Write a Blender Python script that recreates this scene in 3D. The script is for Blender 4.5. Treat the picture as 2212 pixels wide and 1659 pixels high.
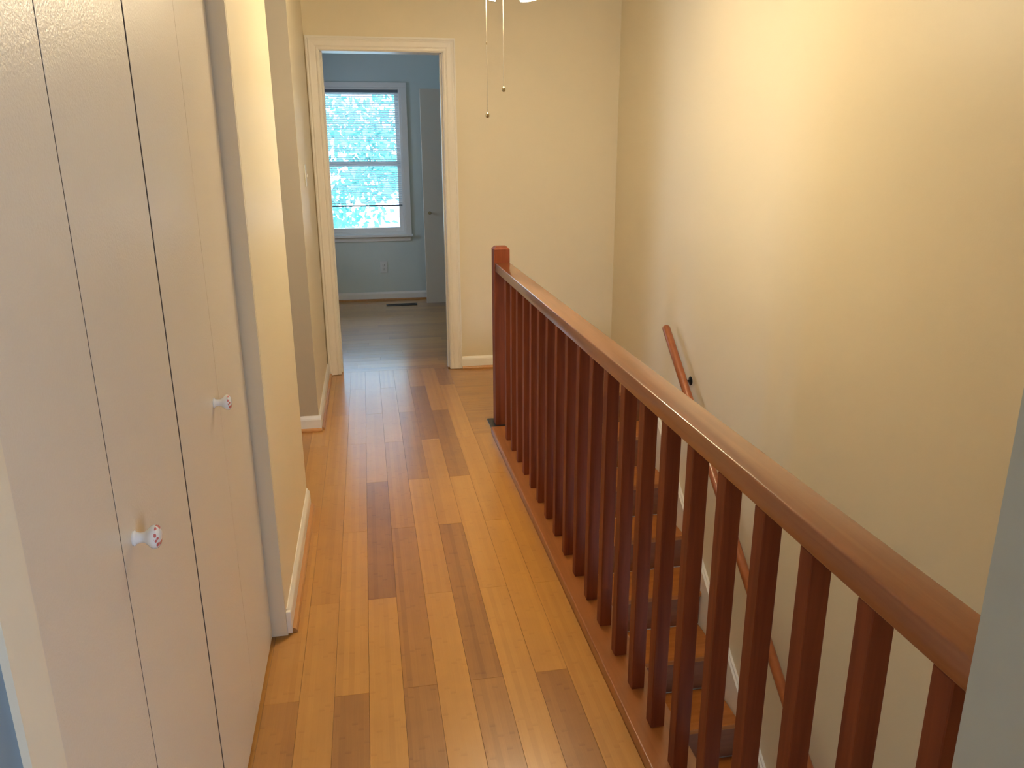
import bpy, bmesh, math, random
from mathutils import Vector, Matrix
R = random.Random(7)
sc = bpy.context.scene
for o in list(bpy.data.objects): bpy.data.objects.remove(o)

# ------------------------------------------------------------------ camera
F_PX, PITCH, YAW, ROLL, EYE = 1686.3, 0.2890, 0.1803, -0.0048, 1.4401
cp, sp, cy, sy = math.cos(PITCH), math.sin(PITCH), math.cos(YAW), math.sin(YAW)
fw = Vector((sy*cp, cy*cp, -sp)); rt = Vector((cy, -sy, 0)); up = rt.cross(fw)
rt2 = rt*math.cos(ROLL)+up*math.sin(ROLL); up2 = -rt*math.sin(ROLL)+up*math.cos(ROLL)
cam = bpy.data.cameras.new('camera'); co = bpy.data.objects.new('camera', cam)
M = Matrix((rt2, up2, -fw)).transposed().to_4x4(); M.translation = (0, 0, EYE)
co.matrix_world = M
cam.sensor_width = 36; cam.lens = 36*F_PX/2212; cam.clip_start = .02; cam.clip_end = 200
sc.collection.objects.link(co); sc.camera = co

# ------------------------------------------------------------------ world, exposure
SKY = (0.70, 0.88, 1.30); SKY_S = 5.5
w = bpy.data.worlds.new('world'); sc.world = w; w.use_nodes = True
bg = w.node_tree.nodes['Background']; bg.inputs[0].default_value = (*SKY, 1); bg.inputs[1].default_value = SKY_S
sc.view_settings.view_transform = 'Standard'; sc.view_settings.look = 'None'
sc.view_settings.gamma = 1; sc.view_settings.use_curve_mapping = False
sc.view_settings.exposure = 0.62
LAMP_W = 1.7; LAMP_C = (1.0, .83, .56)
SHADE_E = 22.0; FILL_W = 20.0

# ------------------------------------------------------------------ helpers
C = sc.collection
def nt_mat(name):
    m = bpy.data.materials.new(name); m.use_nodes = True
    nt = m.node_tree; return m, nt, nt.nodes, nt.links, nt.nodes['Principled BSDF']
def paint(name, col, rough=.5, bump=.1, scale=120, var=.04, spec=.5):
    m, nt, N, L, b = nt_mat(name)
    tc = N.new('ShaderNodeTexCoord')
    n1 = N.new('ShaderNodeTexNoise'); n1.inputs['Scale'].default_value = 1.7; n1.inputs['Detail'].default_value = 3
    L.new(tc.outputs['Object'], n1.inputs['Vector'])
    mr = N.new('ShaderNodeMapRange'); mr.inputs['To Min'].default_value = 1-var; mr.inputs['To Max'].default_value = 1+var
    L.new(n1.outputs['Fac'], mr.inputs['Value'])
    mx = N.new('ShaderNodeVectorMath'); mx.operation = 'SCALE'; mx.inputs[0].default_value = col
    L.new(mr.outputs[0], mx.inputs['Scale']); L.new(mx.outputs[0], b.inputs['Base Color'])
    n2 = N.new('ShaderNodeTexNoise'); n2.inputs['Scale'].default_value = scale; n2.inputs['Detail'].default_value = 2
    L.new(tc.outputs['Object'], n2.inputs['Vector'])
    bp = N.new('ShaderNodeBump'); bp.inputs['Strength'].default_value = bump; bp.inputs['Distance'].default_value = .002
    L.new(n2.outputs['Fac'], bp.inputs['Height']); L.new(bp.outputs[0], b.inputs['Normal'])
    b.inputs['Roughness'].default_value = rough; b.inputs['Specular IOR Level'].default_value = spec
    return m
def wood(name, c1, c2, rough=.3, axis=1, scale=9, coat=.3, bump=.05):
    m, nt, N, L, b = nt_mat(name)
    tc = N.new('ShaderNodeTexCoord'); mp = N.new('ShaderNodeMapping')
    s = [scale*5]*3; s[axis] = scale*.28; mp.inputs['Scale'].default_value = s
    oi = N.new('ShaderNodeObjectInfo'); ad = N.new('ShaderNodeVectorMath')
    ml = N.new('ShaderNodeMath'); ml.operation = 'MULTIPLY'; ml.inputs[1].default_value = 37
    L.new(oi.outputs['Random'], ml.inputs[0]); L.new(tc.outputs['Object'], ad.inputs[0]); L.new(ml.outputs[0], ad.inputs[1])
    L.new(ad.outputs[0], mp.inputs['Vector'])
    n = N.new('ShaderNodeTexNoise'); n.inputs['Scale'].default_value = 1; n.inputs['Detail'].default_value = 5; n.inputs['Distortion'].default_value = .6
    L.new(mp.outputs[0], n.inputs['Vector'])
    cr = N.new('ShaderNodeValToRGB'); cr.color_ramp.elements[0].color = (*c1, 1); cr.color_ramp.elements[1].color = (*c2, 1)
    cr.color_ramp.elements[0].position = .3; cr.color_ramp.elements[1].position = .7
    L.new(n.outputs['Fac'], cr.inputs[0]); L.new(cr.outputs[0], b.inputs['Base Color'])
    bp = N.new('ShaderNodeBump'); bp.inputs['Strength'].default_value = bump; bp.inputs['Distance'].default_value = .001
    L.new(n.outputs['Fac'], bp.inputs['Height']); L.new(bp.outputs[0], b.inputs['Normal'])
    b.inputs['Roughness'].default_value = rough; b.inputs['Coat Weight'].default_value = coat; b.inputs['Coat Roughness'].default_value = .12
    return m
def plain(name, col, rough=.4, metal=0):
    m = paint(name, col, rough, .03, 60, .05); m.node_tree.nodes['Principled BSDF'].inputs['Metallic'].default_value = metal
    return m
def bamboo(name, along):
    """plank material: tone from the object's own colour, fine lengthwise strips, knuckle marks"""
    m, nt, N, L, b = nt_mat(name)
    tc = N.new('ShaderNodeTexCoord'); oi = N.new('ShaderNodeObjectInfo')
    sx = N.new('ShaderNodeSeparateXYZ'); L.new(tc.outputs['Object'], sx.inputs[0])
    acr, lng = (('X', 'Y') if along == 'Y' else ('Y', 'X'))
    rnd = N.new('ShaderNodeMath'); rnd.operation = 'MULTIPLY'; rnd.inputs[1].default_value = 91.7; L.new(oi.outputs['Random'], rnd.inputs[0])
    st = N.new('ShaderNodeMath'); st.operation = 'MULTIPLY_ADD'; st.inputs[1].default_value = 1/.0158
    L.new(sx.outputs[acr], st.inputs[0]); L.new(rnd.outputs[0], st.inputs[2])
    fl = N.new('ShaderNodeMath'); fl.operation = 'FLOOR'; L.new(st.outputs[0], fl.inputs[0])
    wn = N.new('ShaderNodeTexWhiteNoise'); wn.noise_dimensions = '1D'; L.new(fl.outputs[0], wn.inputs['W'])
    # knuckles: short cross marks, shifted per strip
    kx = N.new('ShaderNodeMath'); kx.operation = 'MULTIPLY_ADD'; kx.inputs[1].default_value = 3.1; L.new(wn.outputs['Value'], kx.inputs[0])
    ly = N.new('ShaderNodeMath'); ly.operation = 'MULTIPLY'; ly.inputs[1].default_value = 4.2; L.new(sx.outputs[lng], ly.inputs[0]); L.new(ly.outputs[0], kx.inputs[2])
    ka = N.new('ShaderNodeMath'); ka.operation = 'ADD'; L.new(kx.outputs[0], ka.inputs[0]); L.new(rnd.outputs[0], ka.inputs[1])
    fr = N.new('ShaderNodeMath'); fr.operation = 'FRACT'; L.new(ka.outputs[0], fr.inputs[0])
    kr = N.new('ShaderNodeMapRange'); kr.interpolation_type = 'SMOOTHSTEP'
    kr.inputs['From Min'].default_value = .0; kr.inputs['From Max'].default_value = .06; kr.inputs['To Min'].default_value = 1; kr.inputs['To Max'].default_value = 0
    L.new(fr.outputs[0], kr.inputs['Value'])
    # grain
    cb = N.new('ShaderNodeCombineXYZ')
    g1 = N.new('ShaderNodeMath'); g1.operation = 'MULTIPLY'; g1.inputs[1].default_value = 260; L.new(sx.outputs[acr], g1.inputs[0])
    g2 = N.new('ShaderNodeMath'); g2.operation = 'MULTIPLY_ADD'; g2.inputs[1].default_value = 7; L.new(sx.outputs[lng], g2.inputs[0]); L.new(rnd.outputs[0], g2.inputs[2])
    L.new(g1.outputs[0], cb.inputs[0]); L.new(g2.outputs[0], cb.inputs[1])
    gn = N.new('ShaderNodeTexNoise'); gn.inputs['Scale'].default_value = 1; gn.inputs['Detail'].default_value = 3; L.new(cb.outputs[0], gn.inputs['Vector'])
    # blotches
    bn = N.new('ShaderNodeTexNoise'); bn.inputs['Scale'].default_value = 9; bn.inputs['Detail'].default_value = 3; L.new(tc.outputs['Object'], bn.inputs['Vector'])
    sc0 = N.new('ShaderNodeSeparateColor'); L.new(oi.outputs['Color'], sc0.inputs[0])
    def madd(a, k, c):
        q = N.new('ShaderNodeMath'); q.operation = 'MULTIPLY_ADD'; L.new(a, q.inputs[0]); q.inputs[1].default_value = k; L.new(c, q.inputs[2]); return q.outputs[0]
    t = sc0.outputs[0]
    off = N.new('ShaderNodeMath'); off.operation = 'SUBTRACT'; L.new(t, off.inputs[0]); off.inputs[1].default_value = .30
    t = madd(wn.outputs['Value'], .17, off.outputs[0]); t = madd(kr.outputs[0], .13, t); t = madd(gn.outputs['Fac'], .18, t); t = madd(bn.outputs['Fac'], .25, t)
    cr = N.new('ShaderNodeValToRGB'); e = cr.color_ramp.elements
    e[0].position = 0; e[0].color = (.66, .33, .075, 1); e[1].position = 1; e[1].color = (.27, .110, .032, 1)
    q = e.new(.5); q.color = (.48, .22, .050, 1)
    L.new(t, cr.inputs[0]); L.new(cr.outputs[0], b.inputs['Base Color'])
    b.inputs['Roughness'].default_value = .34; b.inputs['Coat Weight'].default_value = .9; b.inputs['Coat Roughness'].default_value = .20; b.inputs['Specular IOR Level'].default_value = .3
    bp = N.new('ShaderNodeBump'); bp.inputs['Strength'].default_value = .06; bp.inputs['Distance'].default_value = .001
    L.new(bn.outputs['Fac'], bp.inputs['Height']); L.new(bp.outputs[0], b.inputs['Normal'])
    return m

class MB:
    def __init__(s): s.b = bmesh.new()
    def box(s, x0, x1, y0, y1, z0, z1, bev=0, seg=1):
        t = bmesh.new(); r = bmesh.ops.create_cube(t, size=1)
        for v in t.verts:
            v.co = ((x0+x1)/2+v.co.x*(x1-x0), (y0+y1)/2+v.co.y*(y1-y0), (z0+z1)/2+v.co.z*(z1-z0))
        if bev: bmesh.ops.bevel(t, geom=list(t.edges), offset=bev, segments=seg, affect='EDGES', profile=.5)
        s.merge(t); return s
    def merge(s, t):
        me = bpy.data.meshes.new('tmp'); t.to_mesh(me); s.b.from_mesh(me); bpy.data.meshes.remove(me); t.free()
    def prism(s, pts, ax, a, b_):
        """extrude a closed 2D outline along axis ax from a to b_"""
        def P(u, v, t): return {0: (t, u, v), 1: (u, t, v), 2: (u, v, t)}[ax]
        v0 = [s.b.verts.new(P(u, v, a)) for u, v in pts]; v1 = [s.b.verts.new(P(u, v, b_)) for u, v in pts]
        n = len(pts); s.b.faces.new(v0); s.b.faces.new(v1[::-1])
        for i in range(n): s.b.faces.new((v0[i], v0[(i+1) % n], v1[(i+1) % n], v1[i]))
        return s
    def tube(s, pts, r, n=12, cap=True):
        pts = [Vector(p) for p in pts]; rings = []
        for i, p in enumerate(pts):
            d = ((pts[min(i+1, len(pts)-1)]-pts[max(i-1, 0)])).normalized()
            a = d.orthogonal().normalized() if i == 0 else (pa - d*pa.dot(d)).normalized()
            pa = a; c = d.cross(a); rr = r[i] if isinstance(r, (list, tuple)) else r
            rings.append([s.b.verts.new(p+(a*math.cos(k*2*math.pi/n)+c*math.sin(k*2*math.pi/n))*rr) for k in range(n)])
        for i in range(len(rings)-1):
            for k in range(n): s.b.faces.new((rings[i][k], rings[i][(k+1) % n], rings[i+1][(k+1) % n], rings[i+1][k]))
        if cap: s.b.faces.new(rings[0][::-1]); s.b.faces.new(rings[-1])
        return s
    def lathe(s, prof, mat=None, n=24, close=True):
        """profile (r,z) revolved about z; mat: 4x4 placement"""
        mat = mat or Matrix(); rings = []
        for r_, z in prof:
            rings.append([s.b.verts.new(mat @ Vector((r_*math.cos(k*2*math.pi/n), r_*math.sin(k*2*math.pi/n), z))) for k in range(n)])
        for i in range(len(rings)-1):
            for k in range(n): s.b.faces.new((rings[i][k], rings[i][(k+1) % n], rings[i+1][(k+1) % n], rings[i+1][k]))
        if close: s.b.faces.new(rings[0][::-1]); s.b.faces.new(rings[-1])
        return s
    def ob(s, name, m, parent=None, kind=None, label=None, cat=None, smooth=False, group=None):
        bmesh.ops.recalc_face_normals(s.b, faces=s.b.faces)
        me = bpy.data.meshes.new(name); s.b.to_mesh(me); s.b.free(); me.materials.append(m)
        if smooth:
            me.polygons.foreach_set('use_smooth', [True]*len(me.polygons))
            me.set_sharp_from_angle(angle=math.radians(35))
        o = bpy.data.objects.new(name, me); C.objects.link(o)
        if parent:
            o.parent = parent; o.matrix_parent_inverse = Matrix.Translation(-parent.location)
            o.location = (0, 0, 0)
        tag(o, kind, label, cat, group); return o
def tag(o, kind=None, label=None, cat=None, group=None):
    if kind: o['kind'] = kind
    if label: o['label'] = label
    if cat: o['category'] = cat
    if group: o['group'] = group
def empty(name, loc, kind=None, label=None, cat=None, group=None):
    o = bpy.data.objects.new(name, None); o.empty_display_size = .1; o.location = loc; C.objects.link(o)
    tag(o, kind, label, cat, group); return o

# ------------------------------------------------------------------ materials
WALL = paint('cream_wall_paint', (.82, .725, .535), .42, .12, 160, .02)
CEIL = paint('white_ceiling_paint', (.90, .885, .84), .8, .2, 90, .02)
TRIM = paint('white_trim_paint', (.90, .86, .79), .34, .04, 60, .02)
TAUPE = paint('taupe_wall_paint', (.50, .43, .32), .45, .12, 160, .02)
JAMB_SHADE = paint('shaded_jamb_slate', (.20, .29, .36), .5, .04, 60, .02)  # shade on the left reveal put into the colour
EDGE = paint('shaded_panel_edge', (.10, .075, .05), .85, .1, 60, .05)  # seam shade put into the colour of the door panel edges
JAMB_DAYLIT = paint('daylit_jamb_blue_grey', (.50, .55, .52), .5, .04, 60, .02)  # dim cool daylight put into the right liner's colour
DOORP = paint('off_white_door_paint', (.74, .655, .52), .33, .28, 260, .03)
BEDW = paint('pale_bedroom_paint', (.70, .76, .70), .6, .1, 160, .02)
NOSE = wood('reddish_nosing_wood', (.32, .115, .034), (.41, .155, .048), .3, 1, 8)
RAILW = wood('rail_wood', (.26, .080, .025), (.35, .122, .040), .3, 1, 10, .9)
POSTW = wood('post_wood', (.17, .040, .017), (.25, .066, .026), .52, 2, 10, 0)
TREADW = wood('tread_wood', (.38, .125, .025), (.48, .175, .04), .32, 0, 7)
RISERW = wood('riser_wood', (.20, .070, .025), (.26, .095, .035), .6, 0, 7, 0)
POSTW.node_tree.nodes['Principled BSDF'].inputs['Specular IOR Level'].default_value = .22
HANDW = wood('handrail_wood', (.30, .085, .024), (.36, .11, .034), .28, 1, 8)
SHOE = wood('shoe_moulding_wood', (.48, .21, .06), (.56, .27, .09), .35, 1, 8)
BLACK = plain('black_metal', (.015, .015, .014), .35, .6)
DARK = plain('dark_gap', (.02, .018, .015), .8)
PLATE = plain('dark_base_plate_metal', (.05, .06, .06), .28, .7)
BRASS = plain('antique_brass', (.38, .30, .16), .3, 1)
CHAIN = plain('nickel_ball_chain', (.42, .36, .26), .3, .9)
PLAST = plain('white_plastic', (.80, .80, .76), .35)
BLIND = plain('white_blind_vinyl', (.70, .74, .74), .45)
BLINDD = plain('grey_blind_rail', (.16, .18, .20), .5)
VENTM = plain('dark_bronze_vent_metal', (.035, .035, .038), .4, .5)
CONC = paint('pale_concrete_ground', (.55, .55, .5), .9, .3, 8, .1)
BARK = paint('tree_bark', (.12, .09, .06), .9, .6, 20, .2)
BP_Y = bamboo('bamboo_plank_lengthwise', 'Y'); BP_X = bamboo('bamboo_plank_crosswise', 'X')
def glass_mat():
    m, nt, N, L, b = nt_mat('window_glass')
    out = N['Material Output']; tr = N.new('ShaderNodeBsdfTransparent'); tr.inputs[0].default_value = (.95, .98, .97, 1)
    gl = N.new('ShaderNodeBsdfGlossy'); gl.inputs['Roughness'].default_value = .02
    fr = N.new('ShaderNodeFresnel'); fr.inputs[0].default_value = 1.45; mx = N.new('ShaderNodeMixShader')
    L.new(fr.outputs[0], mx.inputs[0]); L.new(tr.outputs[0], mx.inputs[1]); L.new(gl.outputs[0], mx.inputs[2]); L.new(mx.outputs[0], out.inputs[0])
    return m
GLASS = glass_mat()
def emit(name, col, s):
    m, nt, N, L, b = nt_mat(name); b.inputs['Base Color'].default_value = (.9, .88, .8, 1)
    b.inputs['Emission Color'].default_value = (*col, 1); b.inputs['Emission Strength'].default_value = s
    b.inputs['Roughness'].default_value = .3; return m
SHADE = emit('lit_frosted_glass', LAMP_C, SHADE_E)
BULB = emit('lit_bulb', (1, .80, .5), 14)
def leaf_mat():
    m, nt, N, L, b = nt_mat('tree_leaf')
    oi = N.new('ShaderNodeTexCoord'); n = N.new('ShaderNodeTexNoise'); n.inputs['Scale'].default_value = 3
    L.new(oi.outputs['Object'], n.inputs['Vector'])
    cr = N.new('ShaderNodeValToRGB'); cr.color_ramp.elements[0].color = (.09, .32, .27, 1); cr.color_ramp.elements[1].color = (.17, .54, .46, 1)
    L.new(n.outputs['Fac'], cr.inputs[0]); L.new(cr.outputs[0], b.inputs['Base Color']); b.inputs['Roughness'].default_value = .5
    b.inputs['Transmission Weight'].default_value = 0
    return m
LEAF = leaf_mat()
def knob_mat():
    m, nt, N, L, b = nt_mat('flowered_porcelain')
    tc = N.new('ShaderNodeTexCoord'); v = N.new('ShaderNodeTexVoronoi'); v.inputs['Scale'].default_value = 120
    L.new(tc.outputs['Object'], v.inputs['Vector'])
    sp_ = N.new('ShaderNodeSeparateXYZ'); L.new(tc.outputs['Object'], sp_.inputs[0])
    # decal only on the face of the knob (far end in x, near its axis)
    gx = N.new('ShaderNodeMath'); gx.operation = 'GREATER_THAN'; gx.inputs[1].default_value = .0315; L.new(sp_.outputs['X'], gx.inputs[0])
    ls = N.new('ShaderNodeMath'); ls.operation = 'LESS_THAN'; ls.inputs[1].default_value = .42; L.new(v.outputs['Distance'], ls.inputs[0])
    mu = N.new('ShaderNodeMath'); mu.operation = 'MULTIPLY'; L.new(gx.outputs[0], mu.inputs[0]); L.new(ls.outputs[0], mu.inputs[1])
    mx = N.new('ShaderNodeMix'); mx.data_type = 'RGBA'; mx.inputs['A'].default_value = (.82, .82, .80, 1); mx.inputs['B'].default_value = (.62, .16, .15, 1)
    L.new(mu.outputs[0], mx.inputs['Factor']); L.new(mx.outputs['Result'], b.inputs['Base Color'])
    b.inputs['Roughness'].default_value = .08; b.inputs['Coat Weight'].default_value = .6
    return m
KNOB = knob_mat()

# ------------------------------------------------------------------ dimensions
XL = -.311           # hall left wall
XC = -.3554          # closet door face
XR = 1.668           # stairwell right wall
YB = 5.21; WT = .12  # back wall, thickness
H = 2.44
YN0, YN1 = .50, .62  # near wall (camera stands in its opening)
XO0, XO1 = -.319, .616
YC0, YC1 = .675, 2.2 # closet opening
YG0, YG1 = 3.137, 4.105  # gap to side corridor
DL, DR, DH = -.225, .521, 2.035
YBB = 7.97           # bedroom far wall
YS = 4.466; RUN, RISE, NST = .26, .203, 13
XS = .713            # stair side edge of nosing board
ZL = -RISE*(NST+1)   # lower floor

# ------------------------------------------------------------------ structure
def st(name, m, *boxes):
    mb = MB()
    for b_ in boxes: mb.box(*b_)
    return mb.ob(name, m, kind='structure')
# walls of the hall
st('wall_back', WALL, (-2.2, DL-.015, YB, YB+WT, 0, H), (DR+.015, XR+.12, YB, YB+WT, -3, H), (DL-.015, DR+.015, YB, YB+WT, DH+.015, H))
st('wall_right', WALL, (XR, XR+.12, -1.2, YB, -3, H+.1))
st('wall_left', WALL, (XL-.12, XL, YG1+.0005, YB, 0, H))
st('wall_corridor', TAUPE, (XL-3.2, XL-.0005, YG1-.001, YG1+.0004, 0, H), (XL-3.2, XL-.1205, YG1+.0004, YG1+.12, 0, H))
st('wall_closet_side', WALL, (XL-.12, XL, YC1, YG0, 0, H), (XL-3.2, XL-.1199, YG0-.12, YG0, 0, H), (XL-.12, XL, YC0, YC1, 2.06, H), (XL-.75, XL-.12, YC1, YC1+.1, 0, H))
st('wall_closet_back', WALL, (XL-.87, XL-.75, YN0, YG0-.12, 0, H))
# side corridor end wall with its window opening
WY0, WY1, WZ0, WZ1 = 3.16, 3.95, .25, 2.05
XE = -3.4
st('wall_corridor_end', WALL, (XE-.12, XE, YG0-.12, WY0, 0, H), (XE-.12, XE, WY1, YG1+.12, 0, H), (XE-.12, XE, WY0, WY1, 0, WZ0), (XE-.12, XE, WY0, WY1, WZ1, H))
# near wall with the cased opening, runs down beside the stairwell
st('wall_near', WALL, (-1.6, XO0, YN0, YN1, 0, H), (XO1, XR, YN0, YN1, -.3, H), (XO0, XO1, YN0, YN1, 2.2, H))
st('closet_wall_return', WALL, (XL-.75, XL, YN1, YC0, 0, H)).name = 'wall_closet_near'
# room behind the camera
ya, yb_ = -1.9, YN0
VZ0, VZ1, VY0, VY1 = 1.35, 1.72, -1.25, -.9
st('wall_behind_left', WALL, (-1.6, -1.48, ya, VY0, 0, H), (-1.6, -1.48, VY1, yb_, 0, H), (-1.6, -1.48, VY0, VY1, 0, VZ0), (-1.6, -1.48, VY0, VY1, VZ1, H))
st('wall_behind_back', WALL, (-1.6, XR, ya-.12, ya, 0, H))
# stairwell: side wall under the hall floor, lower end
st('wall_stair_left', WALL, (XS-.12, XS-.012, YN1-.4, YS, -3, -.30))
st('wall_stair_top', WALL, (XS-.012, XR, YS+.05, YS+.15, -3, -.30))
LZ0, LZ1 = ZL+.25, ZL+2.05
st('wall_stair_end', WALL, (XS-.12, XR, -1.2, -1.08, -3, LZ0), (XS-.12, XR, -1.2, -1.08, LZ1, -.2), (XS-.12, .85, -1.2, -1.08, LZ0, LZ1), (1.6, XR, -1.2, -1.08, LZ0, LZ1))
st('wall_stair_lower_left', WALL, (XS-.13, XS-.01, -1.08, YN1-.4, -3, -.30))
# ceilings
st('ceiling', CEIL, (-3.6, XR+.12, ya-.12, YB+WT, H, H+.1))
st('ceiling_bedroom', CEIL, (-1.7, 1.8, YB+WT, YBB+.15, H, H+.1))
# floor slabs
flo = st('floor', DARK, (-3.6, XS-.012, ya, YB+.05, -.30, -.014), (XS-.012, XR, YS+.045, YB+.05, -.30, -.014), (XS-.012, XR, ya, YN1, -.30, -.014))
flb = st('floor_bedroom', DARK, (-1.7, 1.8, YB+.05, YBB+.1, -.30, -.014))
fll = st('floor_lower', TREADW, (XS-.1, XR, -1.2, 5, ZL-.1, ZL))
# bedroom shell
GX0, GX1, GZ0, GZ1 = -.42, .385, .66, 2.03
BB = YBB+.12
st('wall_bedroom_back', BEDW, (-1.7, GX0, YBB, BB, 0, H), (GX1, 1.8, YBB, BB, 0, H), (GX0, GX1, YBB, BB, 0, GZ0), (GX0, GX1, YBB, BB, GZ1, H))
UY0, UY1, UZ0, UZ1 = 6.5, 7.2, .9, 1.9
st('wall_bedroom_left', BEDW, (-1.8, -1.68, YB+WT, UY0, 0, H), (-1.8, -1.68, UY1, BB, 0, H), (-1.8, -1.68, UY0, UY1, 0, UZ0), (-1.8, -1.68, UY0, UY1, UZ1, H))
st('wall_bedroom_right', BEDW, (.98, 1.10, YB+WT, 6.45, 0, H), (.98, 1.10, 7.66, YBB, 0, H), (.98, 1.10, 6.45, 7.66, 2.05, H), (1.7, 1.8, YB+WT, BB, 0, H))
st('wall_bedroom_near', BEDW, (-1.7, DL-.016, YB+WT, YB+WT+.01, 0, H), (DR+.016, 1.7, YB+WT, YB+WT+.01, 0, H), (DL-.016, DR+.016, YB+WT, YB+WT+.01, DH+.016, H))

# ------------------------------------------------------------------ floor planks
def plank(x0, x1, y0, y1, tone, mat, parent):
    g = .00025
    o = MB().box(x0+g, x1-g, y0+g, y1-g, -.014, -R.random()*.0002, .0004).ob('plank', mat, parent)
    o.color = (.08+tone*.78, R.random(), 0, 1); return o
PW = .0945; X0 = -.2541; PL = .985
tones = {-1: {0: .66, 1: .36, 2: .42, 3: .30, 4: .45},
         0: {0: .30, 1: .48, 2: .42, 3: .50}, 1: {0: .85, 1: .26, 2: .34, 3: .25, 4: .3},
         2: {0: .16, 1: .92, 2: .25, 3: .2}, 3: {0: .78, 1: .72, 2: .52, 3: .3, 4: .3},
         4: {0: .14, 1: .26, 2: .75, 3: .4}, 5: {0: .66, 1: .88, 2: .28, 3: .88, 4: .42},
         6: {0: .16, 1: .26, 2: .85, 3: .3}, 7: {0: .82, 1: .20, 2: .36, 3: .26, 4: .85},
         8: {0: .30, 1: .38, 2: .48, 3: .4}}
def hall_rows(i, y_lo, y_hi):
    x0 = X0+PW*i; ph = 1.88 if i % 2 else 2.358
    base = ph-PL; n = -4
    while base+n*PL < y_hi:
        a, b_ = base+n*PL, base+(n+1)*PL
        a2, b2 = max(a, y_lo), min(b_, y_hi)
        if b2-a2 > .02:
            t = tones.get(i, {}).get(n, None)
            if t is None: t = R.choice([.2, .3, .4, .45, .7])
            plank(x0, x0+PW, a2, b2, t, BP_Y, flo)
        n += 1
# rows -1..8 down the hall, J row trimmed by the nosing board and the landing
for i in range(-1, 9):
    if i == 8:
        x0 = X0+PW*8
        for a, b_, t in ((YN1, 1.373, .4), (1.373, 2.358, .33), (2.358, 3.343, .38), (3.343, 3.89, .46)): plank(x0, .594, a, b_, t, BP_Y, flo)
    else:
        hall_rows(i, YN0, 5.255)
# left fringe: under the closet doors and into the side corridor
for i in range(-32, -1):
    x0 = X0+PW*i
    if i == -2:
        plank(x0, x0+PW, YC0, YG0-.13, .5, BP_Y, flo)
    hall_rows(i, YG0-.01, YG1+.01)
for i in range(-14, 14):       # room behind the camera
    x0 = X0+PW*i
    plank(x0, x0+PW, ya, ya+1.2, R.choice([.2, .4, .7]), BP_Y, flo); plank(x0, x0+PW, ya+1.2, YN0, R.choice([.2, .4, .7]), BP_Y, flo)
# landing boards at the head of the stairs, laid across
y = 3.89; k = 0
while y < YB-.001:
    y1 = min(y+PW, YB)
    xr_ = XR if y >= YS-.01 else XS-.012
    if y < YS-.01 and y1 > YS: y1 = YS-.02
    plank(.502, xr_, y, y1, (.62, .56, .64, .58, .66)[k % 5], BP_X, flo)
    y = y1; k += 1
plank(XS-.012, XR, YS-.02, YS+.0, .55, BP_X, flo)
# bedroom boards run across
y = 5.255; k = 0
while y < YBB-.001:
    y1 = min(y+PW, YBB); off = (k*.41) % PL
    x = -1.68-off
    while x < 1.68:
        a, b_ = max(x, -1.68), min(x+PL, 1.68)
        if b_-a > .01: plank(a, b_, y, y1, .62 if k == 0 else R.choice([.25, .35, .4, .5, .62]), BP_X, flb)
        x += PL
    y = y1; k += 1
# board along the stairwell edge that the balusters stand on, and its fascia
MB().box(.5945, XS, YN1, 3.8895, -.010, .033, .004, 3).ob('nosing_board', NOSE, flo)
MB().box(XS-.03, XS-.0115, YN1, YS, -.30, -.0105).ob('fascia_board', RISERW, flo)

# ------------------------------------------------------------------ baseboards and casings
def base_prof(d, h=.085, t=.013):   # (out from wall, up); d = direction sign
    return [(0, 0), (d*t, 0), (d*t, h-.022), (d*(t-.002), h-.014), (d*.005, h-.004), (d*.003, h), (0, h)]
def shoe_prof(d, t=.013, s=.015):
    return [(d*t, 0), (d*(t+s), 0), (d*(t+s), s*.45), (d*(t+s*.75), s*.85), (d*(t+.002), s*1.15), (d*t, s*1.15)]
def baseboard(name, ax, wall, d, a, b_, shoe=True, z=0, m=TRIM):
    mb = MB()
    f = (lambda pts: [(wall+u, z+v) for u, v in pts])
    # ax = 1: runs along Y, outline in (x,z); ax = 0: runs along X, outline in (y,z)
    o = mb.prism(f(base_prof(d)), ax, a, b_).ob(name, m, kind='structure')
    if shoe: MB().prism(f(shoe_prof(d)), ax, a, b_).ob('shoe_moulding', SHOE, o)
    return o
baseboard('baseboard_left', 1, XL, 1, YG1+.0006, YB-.001)
baseboard('baseboard_corridor', 0, YG1, -1, XL-3.08, XL+.013)
baseboard('baseboard_closet_side', 1, XL, 1, YC1+.012, YG0+.001)
baseboard('baseboard_back', 0, YB, -1, DR+.079, XR)
baseboard('baseboard_bedroom', 0, YBB, -1, -1.68, .98)
# end block of the baseboard where it meets the closet jamb
MB().box(XL-.001, XL+.014, YC1-.004, YC1+.0115, .008, .083, .002).ob('trim_1', TRIM, kind='structure')

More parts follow.
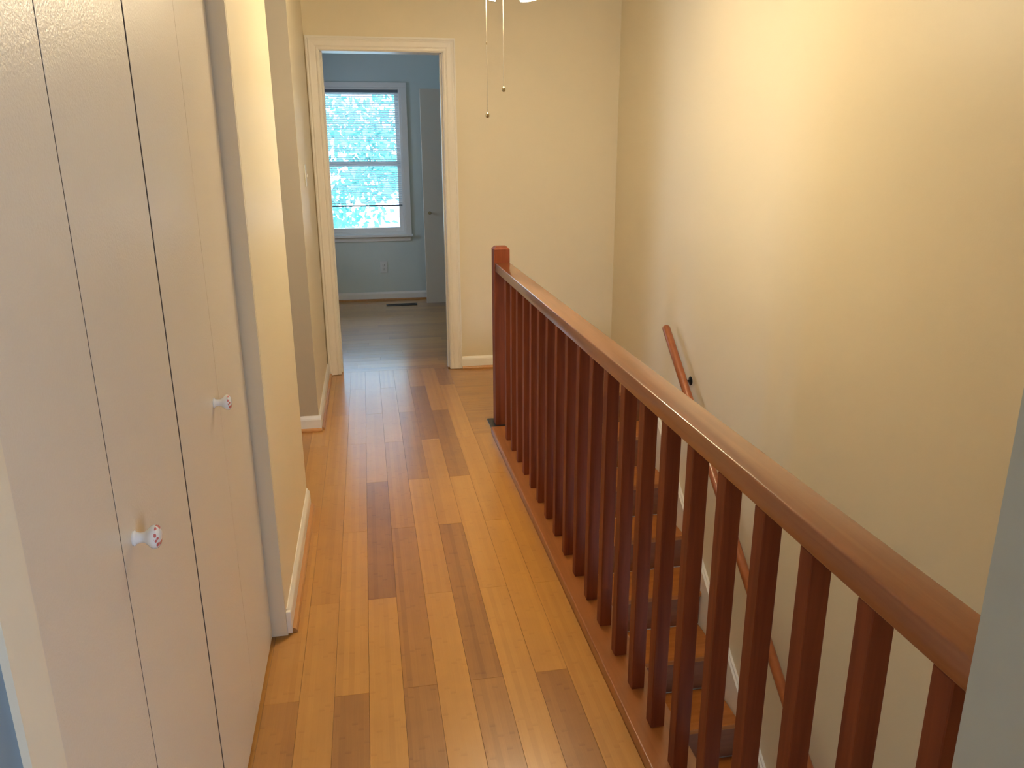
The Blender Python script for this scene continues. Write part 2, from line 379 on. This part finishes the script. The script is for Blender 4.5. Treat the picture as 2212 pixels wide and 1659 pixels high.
def casing(parent, x0, x1, ztop, yface, d, wdt=.078, left_z=.004):
    """mitred colonial casing round an opening, profile from inner edge outwards"""
    pr = [(0, 0), (0, .009), (.006, .012), (.014, .0125), (.02, .0095), (.026, .0125), (.05, .0155), (.058, .0185), (.066, .0145), (.071, .0175), (wdt, .0175), (wdt, 0)]
    def leg(sgn, xin, nm):
        mb = MB(); bm = mb.b; lo = []; hi = []
        for u, v in pr:
            lo.append(bm.verts.new((xin+sgn*u, yface+d*v, left_z))); hi.append(bm.verts.new((xin+sgn*u, yface+d*v, ztop+u)))
        n = len(pr); bm.faces.new(lo); bm.faces.new(hi[::-1])
        for i in range(n): bm.faces.new((lo[i], lo[(i+1) % n], hi[(i+1) % n], hi[i]))
        return mb.ob(nm, TRIM, parent)
    leg(-1, x0, 'side_casing'); leg(1, x1, 'side_casing')
    mb = MB(); bm = mb.b; a = []; b_ = []
    for u, v in pr:
        a.append(bm.verts.new((x0-u, yface+d*v, ztop+u))); b_.append(bm.verts.new((x1+u, yface+d*v, ztop+u)))
    n = len(pr); bm.faces.new(a); bm.faces.new(b_[::-1])
    for i in range(n): bm.faces.new((a[i], a[(i+1) % n], b_[(i+1) % n], b_[i]))
    mb.ob('head_casing', TRIM, parent)
d1 = empty('door_1', (.148, YB, 0), 'structure')
casing(d1, DL, DR, DH, YB, -1); casing(d1, DL, DR, DH, YB+WT+.01, 1)
MB().box(DL-.014, DL+.004, YB+.0005, YB+WT+.0095, 0, DH).ob('jamb', TRIM, d1)
MB().box(DR-.004, DR+.014, YB+.0005, YB+WT+.0095, 0, DH).ob('jamb', TRIM, d1)
MB().box(DL-.014, DR+.014, YB+.0005, YB+WT+.0095, DH-.004, DH+.014).ob('head_jamb', TRIM, d1)
for xa, xb in ((DL+.004, DL+.014), (DR-.014, DR-.004)):
    MB().box(xa, xb, YB+.06, YB+.095, 0, DH-.004).ob('stop_moulding', TRIM, d1)
# opening the camera stands in: liners with shade (left) and cool daylight (right) in their colour
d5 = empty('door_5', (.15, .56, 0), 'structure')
MB().box(XO0-.002, XO0+.001, YN0-.004, YN1+.0, 0, 2.2).ob('jamb', JAMB_SHADE, d5)
MB().box(XO1-.001, XO1+.002, YN0-.004, YN1+.0, 0, 2.2).ob('jamb', JAMB_DAYLIT, d5)

# ------------------------------------------------------------------ closet: bifold doors
cj = st('trim_2', WALL, (XL-.085, XL-.0005, YC1-.014, YC1-.0005, .012, 2.06), (XL-.085, XL-.0005, YC0+.0005, YC0+.006, .012, 2.06), (XL-.085, XL-.0005, YC0+.006, YC1-.014, 2.045, 2.06))
def bifold(nm, edges, knob_y, label):
    d = empty(nm, (XC, edges[0], 0), 'structure')
    for a, b_, ga, gb in edges[1]:
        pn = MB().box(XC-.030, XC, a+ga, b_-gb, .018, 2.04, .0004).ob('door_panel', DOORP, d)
        pn.data.materials.append(EDGE)          # panel edges coloured dark as the shade in the seams
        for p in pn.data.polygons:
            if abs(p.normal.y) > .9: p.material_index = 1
    k = empty_child('knob', (XC, knob_y, .909), d)
    return d
def empty_child(name, loc, parent):
    prof = [(.011, 0), (.0115, .002), (.009, .004), (.0075, .010), (.0085, .016), (.0125, .0205), (.0165, .025), (.0175, .029), (.0165, .0335), (.0125, .0365), (.006, .0378), (.001, .0380)]
    mb = MB().lathe(prof, Matrix.Rotation(math.pi/2, 4, 'Y'), 28)
    me_o = mb.ob(name, KNOB, None, smooth=True); me_o.parent = parent
    me_o.matrix_parent_inverse = Matrix.Translation(-parent.location); me_o.location = loc
    return me_o
g = .0016
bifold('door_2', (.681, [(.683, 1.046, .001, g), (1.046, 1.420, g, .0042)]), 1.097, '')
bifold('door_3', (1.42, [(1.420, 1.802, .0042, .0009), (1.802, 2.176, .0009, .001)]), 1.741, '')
MB().box(XC-.60, XC-.5, YC0, YC1, 1.65, 1.67).ob('closet_shelf', TRIM, kind='structure').name = 'trim_3'

# ------------------------------------------------------------------ stairs
stair = empty('staircase', (1.19, YS, 0), label='wooden staircase descending toward the viewer beside the railing, orange-brown treads with darker risers', cat='stairs')
SX0, SX1 = XS-.010, XR-.0205
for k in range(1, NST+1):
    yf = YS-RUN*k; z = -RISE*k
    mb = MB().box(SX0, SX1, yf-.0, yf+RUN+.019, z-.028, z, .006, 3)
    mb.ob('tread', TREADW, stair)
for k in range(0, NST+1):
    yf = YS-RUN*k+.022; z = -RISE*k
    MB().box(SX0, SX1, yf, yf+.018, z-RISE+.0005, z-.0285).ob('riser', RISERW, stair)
MB().box(SX0, XR-.001, YS-.006, YS+.03, -.028, -.002, .006, 3).ob('landing_nosing', TREADW, stair)
# skirt board on the right wall with a small cap
sl = RISE/RUN
def zn(y): return -(YS-y)*sl
ye = YS-RUN*(NST+.6)
def band(x0, x1, top, bot):
    mb = MB(); return mb.prism([(ye, zn(ye)+bot), (YS+.02, zn(YS+.02)+bot), (YS+.02, zn(YS+.02)+top), (ye, zn(ye)+top)], 0, x0, x1)
sk = band(XR-.018, XR-.0005, .098, -.28).ob('trim_4', TRIM, kind='structure')
band(XR-.0225, XR-.0181, .098, .080).ob('cap_bead', TRIM, sk)
band(XR-.012, XR-.0005, .112, .0985).ob('cap_moulding', TRIM, sk)

# ------------------------------------------------------------------ railing along the stairwell
rl = empty('stair_railing', (.676, 2.3, 0), label='reddish-brown wooden balustrade running along the stairwell edge of the hall', cat='railing')
RT, RB = .8946, .849
MB().box(.638, .714, YN1+.001, 3.9745, RB, RT, .0035, 3).ob('top_rail', RAILW, rl, smooth=True)
k = 0
BW = .036
while True:
    yk = 3.668-.1502*k
    if yk < .64: break
    MB().box(.640, .640+BW, yk, yk+BW, .0325, RB-.0003, .0015).ob('baluster', POSTW, rl)
    k += 1
# newel: square post with chamfered cap
nx0, nx1, ny0, ny1, nz = .634, .716, 3.975, 4.057, .974
mb = MB(); bm = mb.b
def ring(ins, z): return [bm.verts.new(p) for p in ((nx0+ins, ny0+ins, z), (nx1-ins, ny0+ins, z), (nx1-ins, ny1-ins, z), (nx0+ins, ny1-ins, z))]
rr = [ring(0, .010), ring(0, nz-.014), ring(.013, nz), ]
bm.faces.new(rr[0][::-1]); bm.faces.new(rr[-1])
for a, b_ in zip(rr, rr[1:]):
    for i in range(4): bm.faces.new((a[i], a[(i+1) % 4], b_[(i+1) % 4], b_[i]))
bmesh.ops.bevel(bm, geom=[e for e in bm.edges if abs(e.verts[0].co.z-e.verts[1].co.z) > .5], offset=.002, segments=1, affect='EDGES')
nw = mb.ob('newel_post', POSTW, rl)
MB().box(.604, .745, 3.935, 4.095, -.001, .0098, .002).ob('base_plate', PLATE, nw)

# ------------------------------------------------------------------ handrail on the right wall
hr = empty('handrail', (1.6, 3.0, -.3), label='round reddish-brown handrail sloping down the right stairwell wall', cat='handrail')
hs = 1.132/1.391
def hz(y): return .488+(y-3.9934)*hs
yt, yb2 = 4.02, 1.15
pts = []; rad = []
dy = 1/math.sqrt(1+hs*hs)
for t, r_ in ((0, .010), (.003, .016), (.008, .020), (.014, .0218), (.02, .0222)):
    pts.append((1.6, yt-t*dy, hz(yt-t*dy))); rad.append(r_)
pts.append((1.6, yb2, hz(yb2))); rad.append(.0222)
MB().tube(pts, rad, 20).ob('rail', HANDW, hr, smooth=True)
for yk in (3.79, 2.86, 1.7):
    z = hz(yk)-.022
    mb = MB().tube([(1.6, yk, z+.004), (1.6, yk, z-.012), (1.612, yk, z-.035), (1.635, yk, z-.045), (XR-.004, yk, z-.045)], .0052, 10)
    mb.box(1.592, 1.608, yk-.022, yk+.022, z-.004, z+.004, .002)
    mb.lathe([(.024, 0), (.024, .003), (.018, .006), (.006, .008)], Matrix.Translation((XR-.0005, yk, z-.045)) @ Matrix.Rotation(-math.pi/2, 4, 'Y'), 20)
    mb.ob('bracket', BLACK, hr, smooth=True)

# ------------------------------------------------------------------ bedroom window and blind
w1 = empty('window_1', (0, YBB, GZ0), 'structure')
def wbox(nm, par, *a, m=TRIM, bev=.002): return MB().box(*a, bev).ob(nm, m, par)
cw = .055
wbox('side_casing', w1, GX0-cw, GX0, YBB-.018, YBB-.0005, GZ0, GZ1-.0005); wbox('side_casing', w1, GX1, GX1+cw, YBB-.018, YBB-.0005, GZ0, GZ1-.0005)
wbox('head_casing', w1, GX0-cw, GX1+cw, YBB-.020, YBB-.0005, GZ1, GZ1+.045)
wbox('stool', w1, GX0-cw-.02, GX1+cw+.012, YBB-.045, YBB+.03, GZ0-.024, GZ0-.0005); wbox('apron', w1, GX0-cw+.01, GX1+cw-.012, YBB-.014, YBB-.0005, GZ0-.068, GZ0-.0245)
wbox('jamb', w1, GX0, GX0+.02, YBB, BB, GZ0, GZ1); wbox('jamb', w1, GX1-.02, GX1, YBB, BB, GZ0, GZ1)
wbox('head_jamb', w1, GX0+.02, GX1-.02, YBB, BB, GZ1-.02, GZ1); wbox('sill', w1, GX0+.02, GX1-.02, YBB+.031, BB+.02, GZ0-.02, GZ0+.02)
def sash(z0, z1, yo):
    x0, x1 = GX0+.02, GX1-.02; s = .036
    mb = MB().box(x0, x0+s, yo, yo+.03, z0, z1, .002).box(x1-s, x1, yo, yo+.03, z0, z1, .002).box(x0+s, x1-s, yo, yo+.03, z0, z0+.042, .002).box(x0+s, x1-s, yo, yo+.03, z1-.036, z1, .002)
    o = mb.ob('sash', TRIM, w1)
    MB().box(x0+s, x1-s, yo+.013, yo+.016, z0+.042, z1-.036).ob('pane', GLASS, o)
sash(GZ0+.02, 1.352, YBB+.045); sash(1.316, GZ1-.02, YBB+.08)
bl = empty('window_blind', (0, YBB+.02, GZ1-.02), label='white mini blind with thin open slats, lowered most of the way in bedroom window', cat='blind')
bx0, bx1 = GX0+.024, GX1-.024
MB().box(bx0, bx1, YBB+.004, YBB+.030, GZ1-.045, GZ1-.021, .002).ob('head_rail', BLINDD, bl)
mb = MB(); z = GZ1-.06; zb = .945
while z > zb+.01:
    c_ = YBB+.017; hw = .0115; tl = .0035
    mb.b.faces.new([mb.b.verts.new(p) for p in ((bx0, c_-hw, z+tl), (bx1, c_-hw, z+tl), (bx1, c_, z+.0015), (bx0, c_, z+.0015))])
    mb.b.faces.new([mb.b.verts.new(p) for p in ((bx0, c_, z+.0015), (bx1, c_, z+.0015), (bx1, c_+hw, z-tl), (bx0, c_+hw, z-tl))])
    z -= .0205
mb.ob('slats', BLIND, bl, kind='stuff')
MB().box(bx0, bx1+.0, YBB+.006, YBB+.028, zb-.014, zb, .002).ob('bottom_rail', BLINDD, bl)
MB().tube([(-.318, YBB-.004, GZ1-.05), (-.327, YBB-.012, 1.33)], .004, 8).ob('tilt_wand', BLINDD, bl)
for x in (-.30, .0, .27): MB().tube([(x, YBB+.017, GZ1-.045), (x, YBB+.017, zb)], .0009, 5).ob('ladder_cord', BLIND, bl)

# hidden windows that bring the side daylight in
def side_window(nm, x, y0, y1, z0, z1):
    e = empty(nm, (x, y0, z0), 'structure'); s = .035
    MB().box(x-.10, x-.04, y0, y0+s, z0, z1).box(x-.10, x-.04, y1-s, y1, z0, z1).box(x-.10, x-.04, y0+s, y1-s, z0, z0+s).box(x-.10, x-.04, y0+s, y1-s, z1-s, z1).ob('sash', TRIM, e)
    MB().box(x-.072, x-.068, y0+s, y1-s, z0+s, z1-s).ob('pane', GLASS, e)
side_window('window_2', XE, WY0, WY1, WZ0, WZ1); side_window('window_3', -1.48, VY0, VY1, VZ0, VZ1)
side_window('window_5', -1.68, UY0, UY1, UZ0, UZ1)
w4 = empty('window_4', (1.2, -1.1, LZ0), 'structure')
MB().box(.85, .885, -1.18, -1.12, LZ0, LZ1).box(1.565, 1.6, -1.18, -1.12, LZ0, LZ1).box(.885, 1.565, -1.18, -1.12, LZ0, LZ0+.035).box(.885, 1.565, -1.18, -1.12, LZ1-.035, LZ1).ob('sash', TRIM, w4)
MB().box(.885, 1.565, -1.152, -1.148, LZ0+.035, LZ1-.035).ob('pane', GLASS, w4)
def portal(loc, rot, sx, sy_):
    l = bpy.data.lights.new('sky_portal', 'AREA'); l.shape = 'RECTANGLE'; l.size = sx; l.size_y = sy_
    l.cycles.is_portal = True; o = bpy.data.objects.new('sky_portal', l); o.location = loc; o.rotation_euler = rot; C.objects.link(o)
hp = math.pi/2
portal(((GX0+GX1)/2, BB+.03, (GZ0+GZ1)/2), (-hp, 0, 0), GX1-GX0, GZ1-GZ0)
portal((XE-.13, (WY0+WY1)/2, (WZ0+WZ1)/2), (0, -hp, 0), WZ1-WZ0, WY1-WY0)
portal((-1.62, (VY0+VY1)/2, (VZ0+VZ1)/2), (0, -hp, 0), VZ1-VZ0, VY1-VY0)
portal((-1.82, (UY0+UY1)/2, (UZ0+UZ1)/2), (0, -hp, 0), UZ1-UZ0, UY1-UY0)
portal((1.225, -1.22, (LZ0+LZ1)/2), (hp, 0, 0), .75, LZ1-LZ0)

# ------------------------------------------------------------------ bedroom closet door leaf, vent, outlet, switch
d4 = empty('door_4', (.76, 7.6, 0), 'structure')
MB().box(.543, .76, 7.62, 7.652, .018, 1.998, .002).ob('door_panel', DOORP, d4)
MB().box(.762, .978, 7.62, 7.652, .018, 1.998, .002).ob('door_panel', DOORP, d4)
kp = MB().lathe([(.009, 0), (.007, .006), (.007, .014), (.015, .022), (.016, .028), (.011, .034), (.001, .035)], Matrix.Translation((.597, 7.6195, .887)) @ Matrix.Rotation(math.pi/2, 4, 'X'), 18)
kp.ob('knob', BRASS, d4, smooth=True)
ve = empty('floor_vent', (.3, 7.67, 0), label='dark metal floor register in the bedroom boards under the window', cat='vent')
vx0, vx1, vy0, vy1 = .148, .447, 7.625, 7.725
MB().box(vx0, vx1, vy0, vy0+.014, 0, .005, .001).box(vx0, vx1, vy1-.014, vy1, 0, .005, .001).box(vx0, vx0+.02, vy0+.014, vy1-.014, 0, .005, .001).box(vx1-.02, vx1, vy0+.014, vy1-.014, 0, .005, .001).ob('frame', VENTM, ve)
mb = MB(); x = vx0+.024
while x < vx1-.026: mb.box(x, x+.004, vy0+.014, vy1-.014, .0005, .0042); x += .0095
mb.box(vx0+.02, vx1-.02, (vy0+vy1)/2-.003, (vy0+vy1)/2+.003, .0006, .0044)
mb.ob('louvres', VENTM, ve, kind='stuff')
ou = empty('wall_outlet', (.148, YBB, .335), label='white double electrical outlet on the bedroom wall below the window', cat='outlet')
MB().box(.113, .183, YBB-.006, YBB-.0005, .278, .392, .002).ob('cover_plate', PLAST, ou)
for z in (.355, .314):
    rc = MB().box(.132, .164, YBB-.0085, YBB-.006, z-.014, z+.014, .003).ob('receptacle', PLAST, ou)
    MB().box(.139, .142, YBB-.0095, YBB-.0084, z-.004, z+.007).box(.153, .156, YBB-.0095, YBB-.0084, z-.004, z+.007).box(.146, .150, YBB-.0095, YBB-.0084, z-.011, z-.007).ob('slots', DARK, rc)
sw = empty('light_switch', (XL, 4.84, 1.2), label='cream light switch seen edge-on on left wall beside bedroom doorway', cat='light switch')
MB().box(XL+.0003, XL+.006, 4.445, 4.520, 1.265, 1.382, .002).ob('cover_plate', PLAST, sw)
MB().box(XL+.0055, XL+.014, 4.478, 4.487, 1.315, 1.332, .002).ob('toggle', PLAST, sw)
sw.location = (XL, 4.48, 1.32)
for ch in sw.children: ch.matrix_parent_inverse = Matrix.Translation(-sw.location)

# ------------------------------------------------------------------ ceiling fan just above the frame
FX, FY, DZ = .585, 3.15, .044
FANB = paint('white_fan_blade', (.86, .85, .80), .4)
BRASS_F = paint('white_fan_enamel', (.86, .85, .80), .3)
fan = empty('ceiling_fan', (FX, FY, H), label='ceiling fan with lit glass shades, two pull chains hanging before the back wall', cat='ceiling fan')
T = Matrix.Translation
MB().lathe([(.068, H-.0005), (.068, H-.012), (.055, H-.03), (.02, H-.045)], T((FX, FY, 0)), 32).ob('canopy', BRASS_F, fan, smooth=True)
MB().tube([(FX, FY, H-.044), (FX, FY, 2.335-DZ)], .012, 12).ob('downrod', BRASS_F, fan)
MB().lathe([(.03, 2.335), (.085, 2.325), (.105, 2.30), (.105, 2.255), (.085, 2.235), (.055, 2.228)], T((FX, FY, -DZ)), 36).ob('motor_housing', BRASS_F, fan, smooth=True)
MB().lathe([(.045, 2.2275), (.05, 2.21), (.05, 2.17), (.035, 2.155), (.01, 2.15)], T((FX, FY, -DZ)), 28).ob('light_fitter', BRASS_F, fan, smooth=True)
for q in range(5):
    a = math.radians(18+72*q); mtx = T((FX, FY, 2.262-DZ)) @ Matrix.Rotation(a, 4, 'Z') @ Matrix.Rotation(math.radians(11), 4, 'X')
    mb = MB(); bm = mb.b; out = [(.17, -.045), (.22, -.056), (.50, -.064), (.545, -.05), (.56, -.02), (.56, .02), (.545, .05), (.50, .064), (.22, .056), (.17, .045)]
    lo = [bm.verts.new(mtx @ Vector((x, y, -.003))) for x, y in out]; hi = [bm.verts.new(mtx @ Vector((x, y, .003))) for x, y in out]
    bm.faces.new(lo[::-1]); bm.faces.new(hi)
    for i in range(len(out)): bm.faces.new((lo[i], lo[(i+1) % len(out)], hi[(i+1) % len(out)], hi[i]))
    bo = mb.ob('blade', FANB, fan)
    mb = MB(); bm = mb.b; out = [(.09, -.012), (.17, -.014), (.21, -.035), (.235, 0), (.21, .035), (.17, .014), (.09, .012)]
    lo = [bm.verts.new(mtx @ Vector((x, y, -.0075))) for x, y in out]; hi = [bm.verts.new(mtx @ Vector((x, y, -.0035))) for x, y in out]
    bm.faces.new(lo[::-1]); bm.faces.new(hi)
    for i in range(len(out)): bm.faces.new((lo[i], lo[(i+1) % len(out)], hi[(i+1) % len(out)], hi[i]))
    mb.ob('blade_bracket', BRASS_F, bo)
for q in range(4):
    a = math.radians(45+90*q)
    dr = Vector((math.cos(a), math.sin(a), 0))
    c0 = Vector((FX, FY, 2.185-DZ))+dr*.045; c1 = Vector((FX, FY, 2.175-DZ))+dr*.095
    arm = MB().tube([c0, c0+dr*.03+Vector((0, 0, .004)), c1], .007, 10)
    arm.ob('lamp_arm', BRASS_F, fan, smooth=True)
    tilt = Matrix.Rotation(math.radians(24), 4, Vector((-dr.y, dr.x, 0)) * -1)
    P = T(c1) @ tilt @ Matrix.Rotation(math.pi, 4, 'X')
    so = MB().lathe([(.018, -.006), (.022, .0), (.022, .03), (.019, .034)], P, 20).ob('lamp_socket', BRASS_F, fan, smooth=True)
    s_ = MB().lathe([(.024, .02), (.032, .035), (.043, .06), (.049, .09), (.053, .118), (.058, .128), (.0565, .1285), (.0515, .118), (.0475, .09), (.0415, .06), (.030, .035), (.0225, .021)], P, 28, close=False).ob('lamp_shade', SHADE, fan, smooth=True)
    MB().lathe([(.002, .035), (.012, .04), (.014, .055), (.022, .075), (.026, .09), (.022, .106), (.010, .114), (.001, .116)], P, 16).ob('bulb', BULB, s_, smooth=True)
    l = bpy.data.lights.new('lamp_glow', 'POINT'); l.energy = LAMP_W; l.color = LAMP_C; l.shadow_soft_size = .035
    lo_ = bpy.data.objects.new('lamp_glow', l); lo_.location = P @ Vector((0, 0, .150)); C.objects.link(lo_)
MB().lathe([(.03, 2.3355), (.062, 2.337), (.075, 2.352), (.070, 2.353), (.058, 2.343), (.031, 2.341)], T((FX, FY, -DZ)), 28).ob('fill_light_ring', BRASS_F, fan, smooth=True)  # added ring to carry the fill light
l = bpy.data.lights.new('fill_uplight', 'AREA'); l.shape = 'DISK'; l.size = .12; l.energy = FILL_W; l.color = LAMP_C  # added fill light, bounced off the ceiling to lift the ambient
lo_ = bpy.data.objects.new('fill_uplight', l); lo_.location = (FX, FY, 2.356-DZ); lo_.rotation_euler = (math.pi, 0, 0); C.objects.link(lo_)
def chain(x, y, zend, ztop, mid=None):
    e_ = MB(); bm = e_.b
    z = ztop
    while z > zend+.006:
        bmesh.ops.create_icosphere(bm, subdivisions=1, radius=.0016, matrix=T((x, y, z))); z -= .0042
    e_.tube([(x, y, ztop), (x, y, zend+.004)], .0005, 5)
    ch = e_.ob('pull_chain', CHAIN, fan)
    f = MB().lathe([(.0012, .012), (.004, .010), (.0068, .006), (.0075, .001), (.0068, -.004), (.004, -.007), (.001, -.008)], T((x, y, zend)), 16)
    f.ob('chain_fob', BRASS, ch, smooth=True)
    if mid: MB().lathe([(.0008, .006), (.0022, .004), (.0025, -.003), (.0008, -.005)], T((x, y, mid)), 8).ob('chain_connector', BRASS, ch)
for cx in (.483, .547): MB().tube([(FX+(cx-FX)*.4, FY, 2.135-DZ), (cx, FY, 2.135-DZ), (cx, FY, 2.118-DZ)], .003, 8).ob('chain_outlet', BRASS_F, fan)
chain(.483, FY, 1.5745, 2.12-DZ, 1.832); chain(.547, FY, 1.669, 2.12-DZ)
for ch in fan.children:
    pass

# ------------------------------------------------------------------ outside the bedroom window
gr = MB().box(-40, 40, 9.5, 60, -3.1, -3.0).ob('ground', CONC, kind='structure')
def tree(x, y, z0, rc, n, seed, lab):
    rr_ = random.Random(seed); t = empty('tree', (x, y, z0), label=lab, cat='tree')
    MB().tube([(x, y, z0), (x+.1, y, z0+1.5), (x-.05, y+.1, z0+3.2), (x+.15, y, z0+4.6)], [.2, .16, .12, .06], 10).ob('trunk', BARK, t)
    mb = MB()
    for q in range(5):
        a = rr_.random()*6.3; mb.tube([(x, y, z0+2.4+q*.3), (x+math.cos(a)*rc*.45, y+math.sin(a)*rc*.4, z0+3.2+q*.35), (x+math.cos(a)*rc*.85, y+math.sin(a)*rc*.7, z0+3.6+q*.45)], [.06, .04, .015], 6)
    mb.ob('branches', BARK, t, kind='stuff')
    vs = []; fs = []
    clumps = [(x+1.0+rr_.gauss(0, rc*.5), y+rr_.gauss(0, rc*.35), z0+4.4+rr_.gauss(0, rc*.55)) for _ in range(60)]
    for i in range(n):
        c_ = rr_.choice(clumps); p = Vector((c_[0]+rr_.gauss(0, .32), c_[1]+rr_.gauss(0, .32), c_[2]+rr_.gauss(0, .28)))
        d_ = Vector((rr_.gauss(0, 1), rr_.gauss(0, 1), rr_.gauss(0, 1))).normalized(); e_ = d_.orthogonal().normalized(); s_ = .06+rr_.random()*.05
        e2 = d_.cross(e_); b0 = len(vs)
        vs += [p-d_*s_, p+e_*s_*.5+e2*s_*.12, p+d_*s_, p-e_*s_*.5+e2*s_*.12]; fs += [(b0, b0+1, b0+2), (b0, b0+2, b0+3)]
    me = bpy.data.meshes.new('foliage'); me.from_pydata([tuple(v) for v in vs], [], fs); me.materials.append(LEAF)
    o = bpy.data.objects.new('foliage', me); C.objects.link(o); o.parent = t; o.matrix_parent_inverse = Matrix.Translation(-t.location); o['kind'] = 'stuff'
tree(-1.5, 14.0, -3.0, 2.4, 7500, 3, 'large leafy tree filling the view outside the bedroom window')
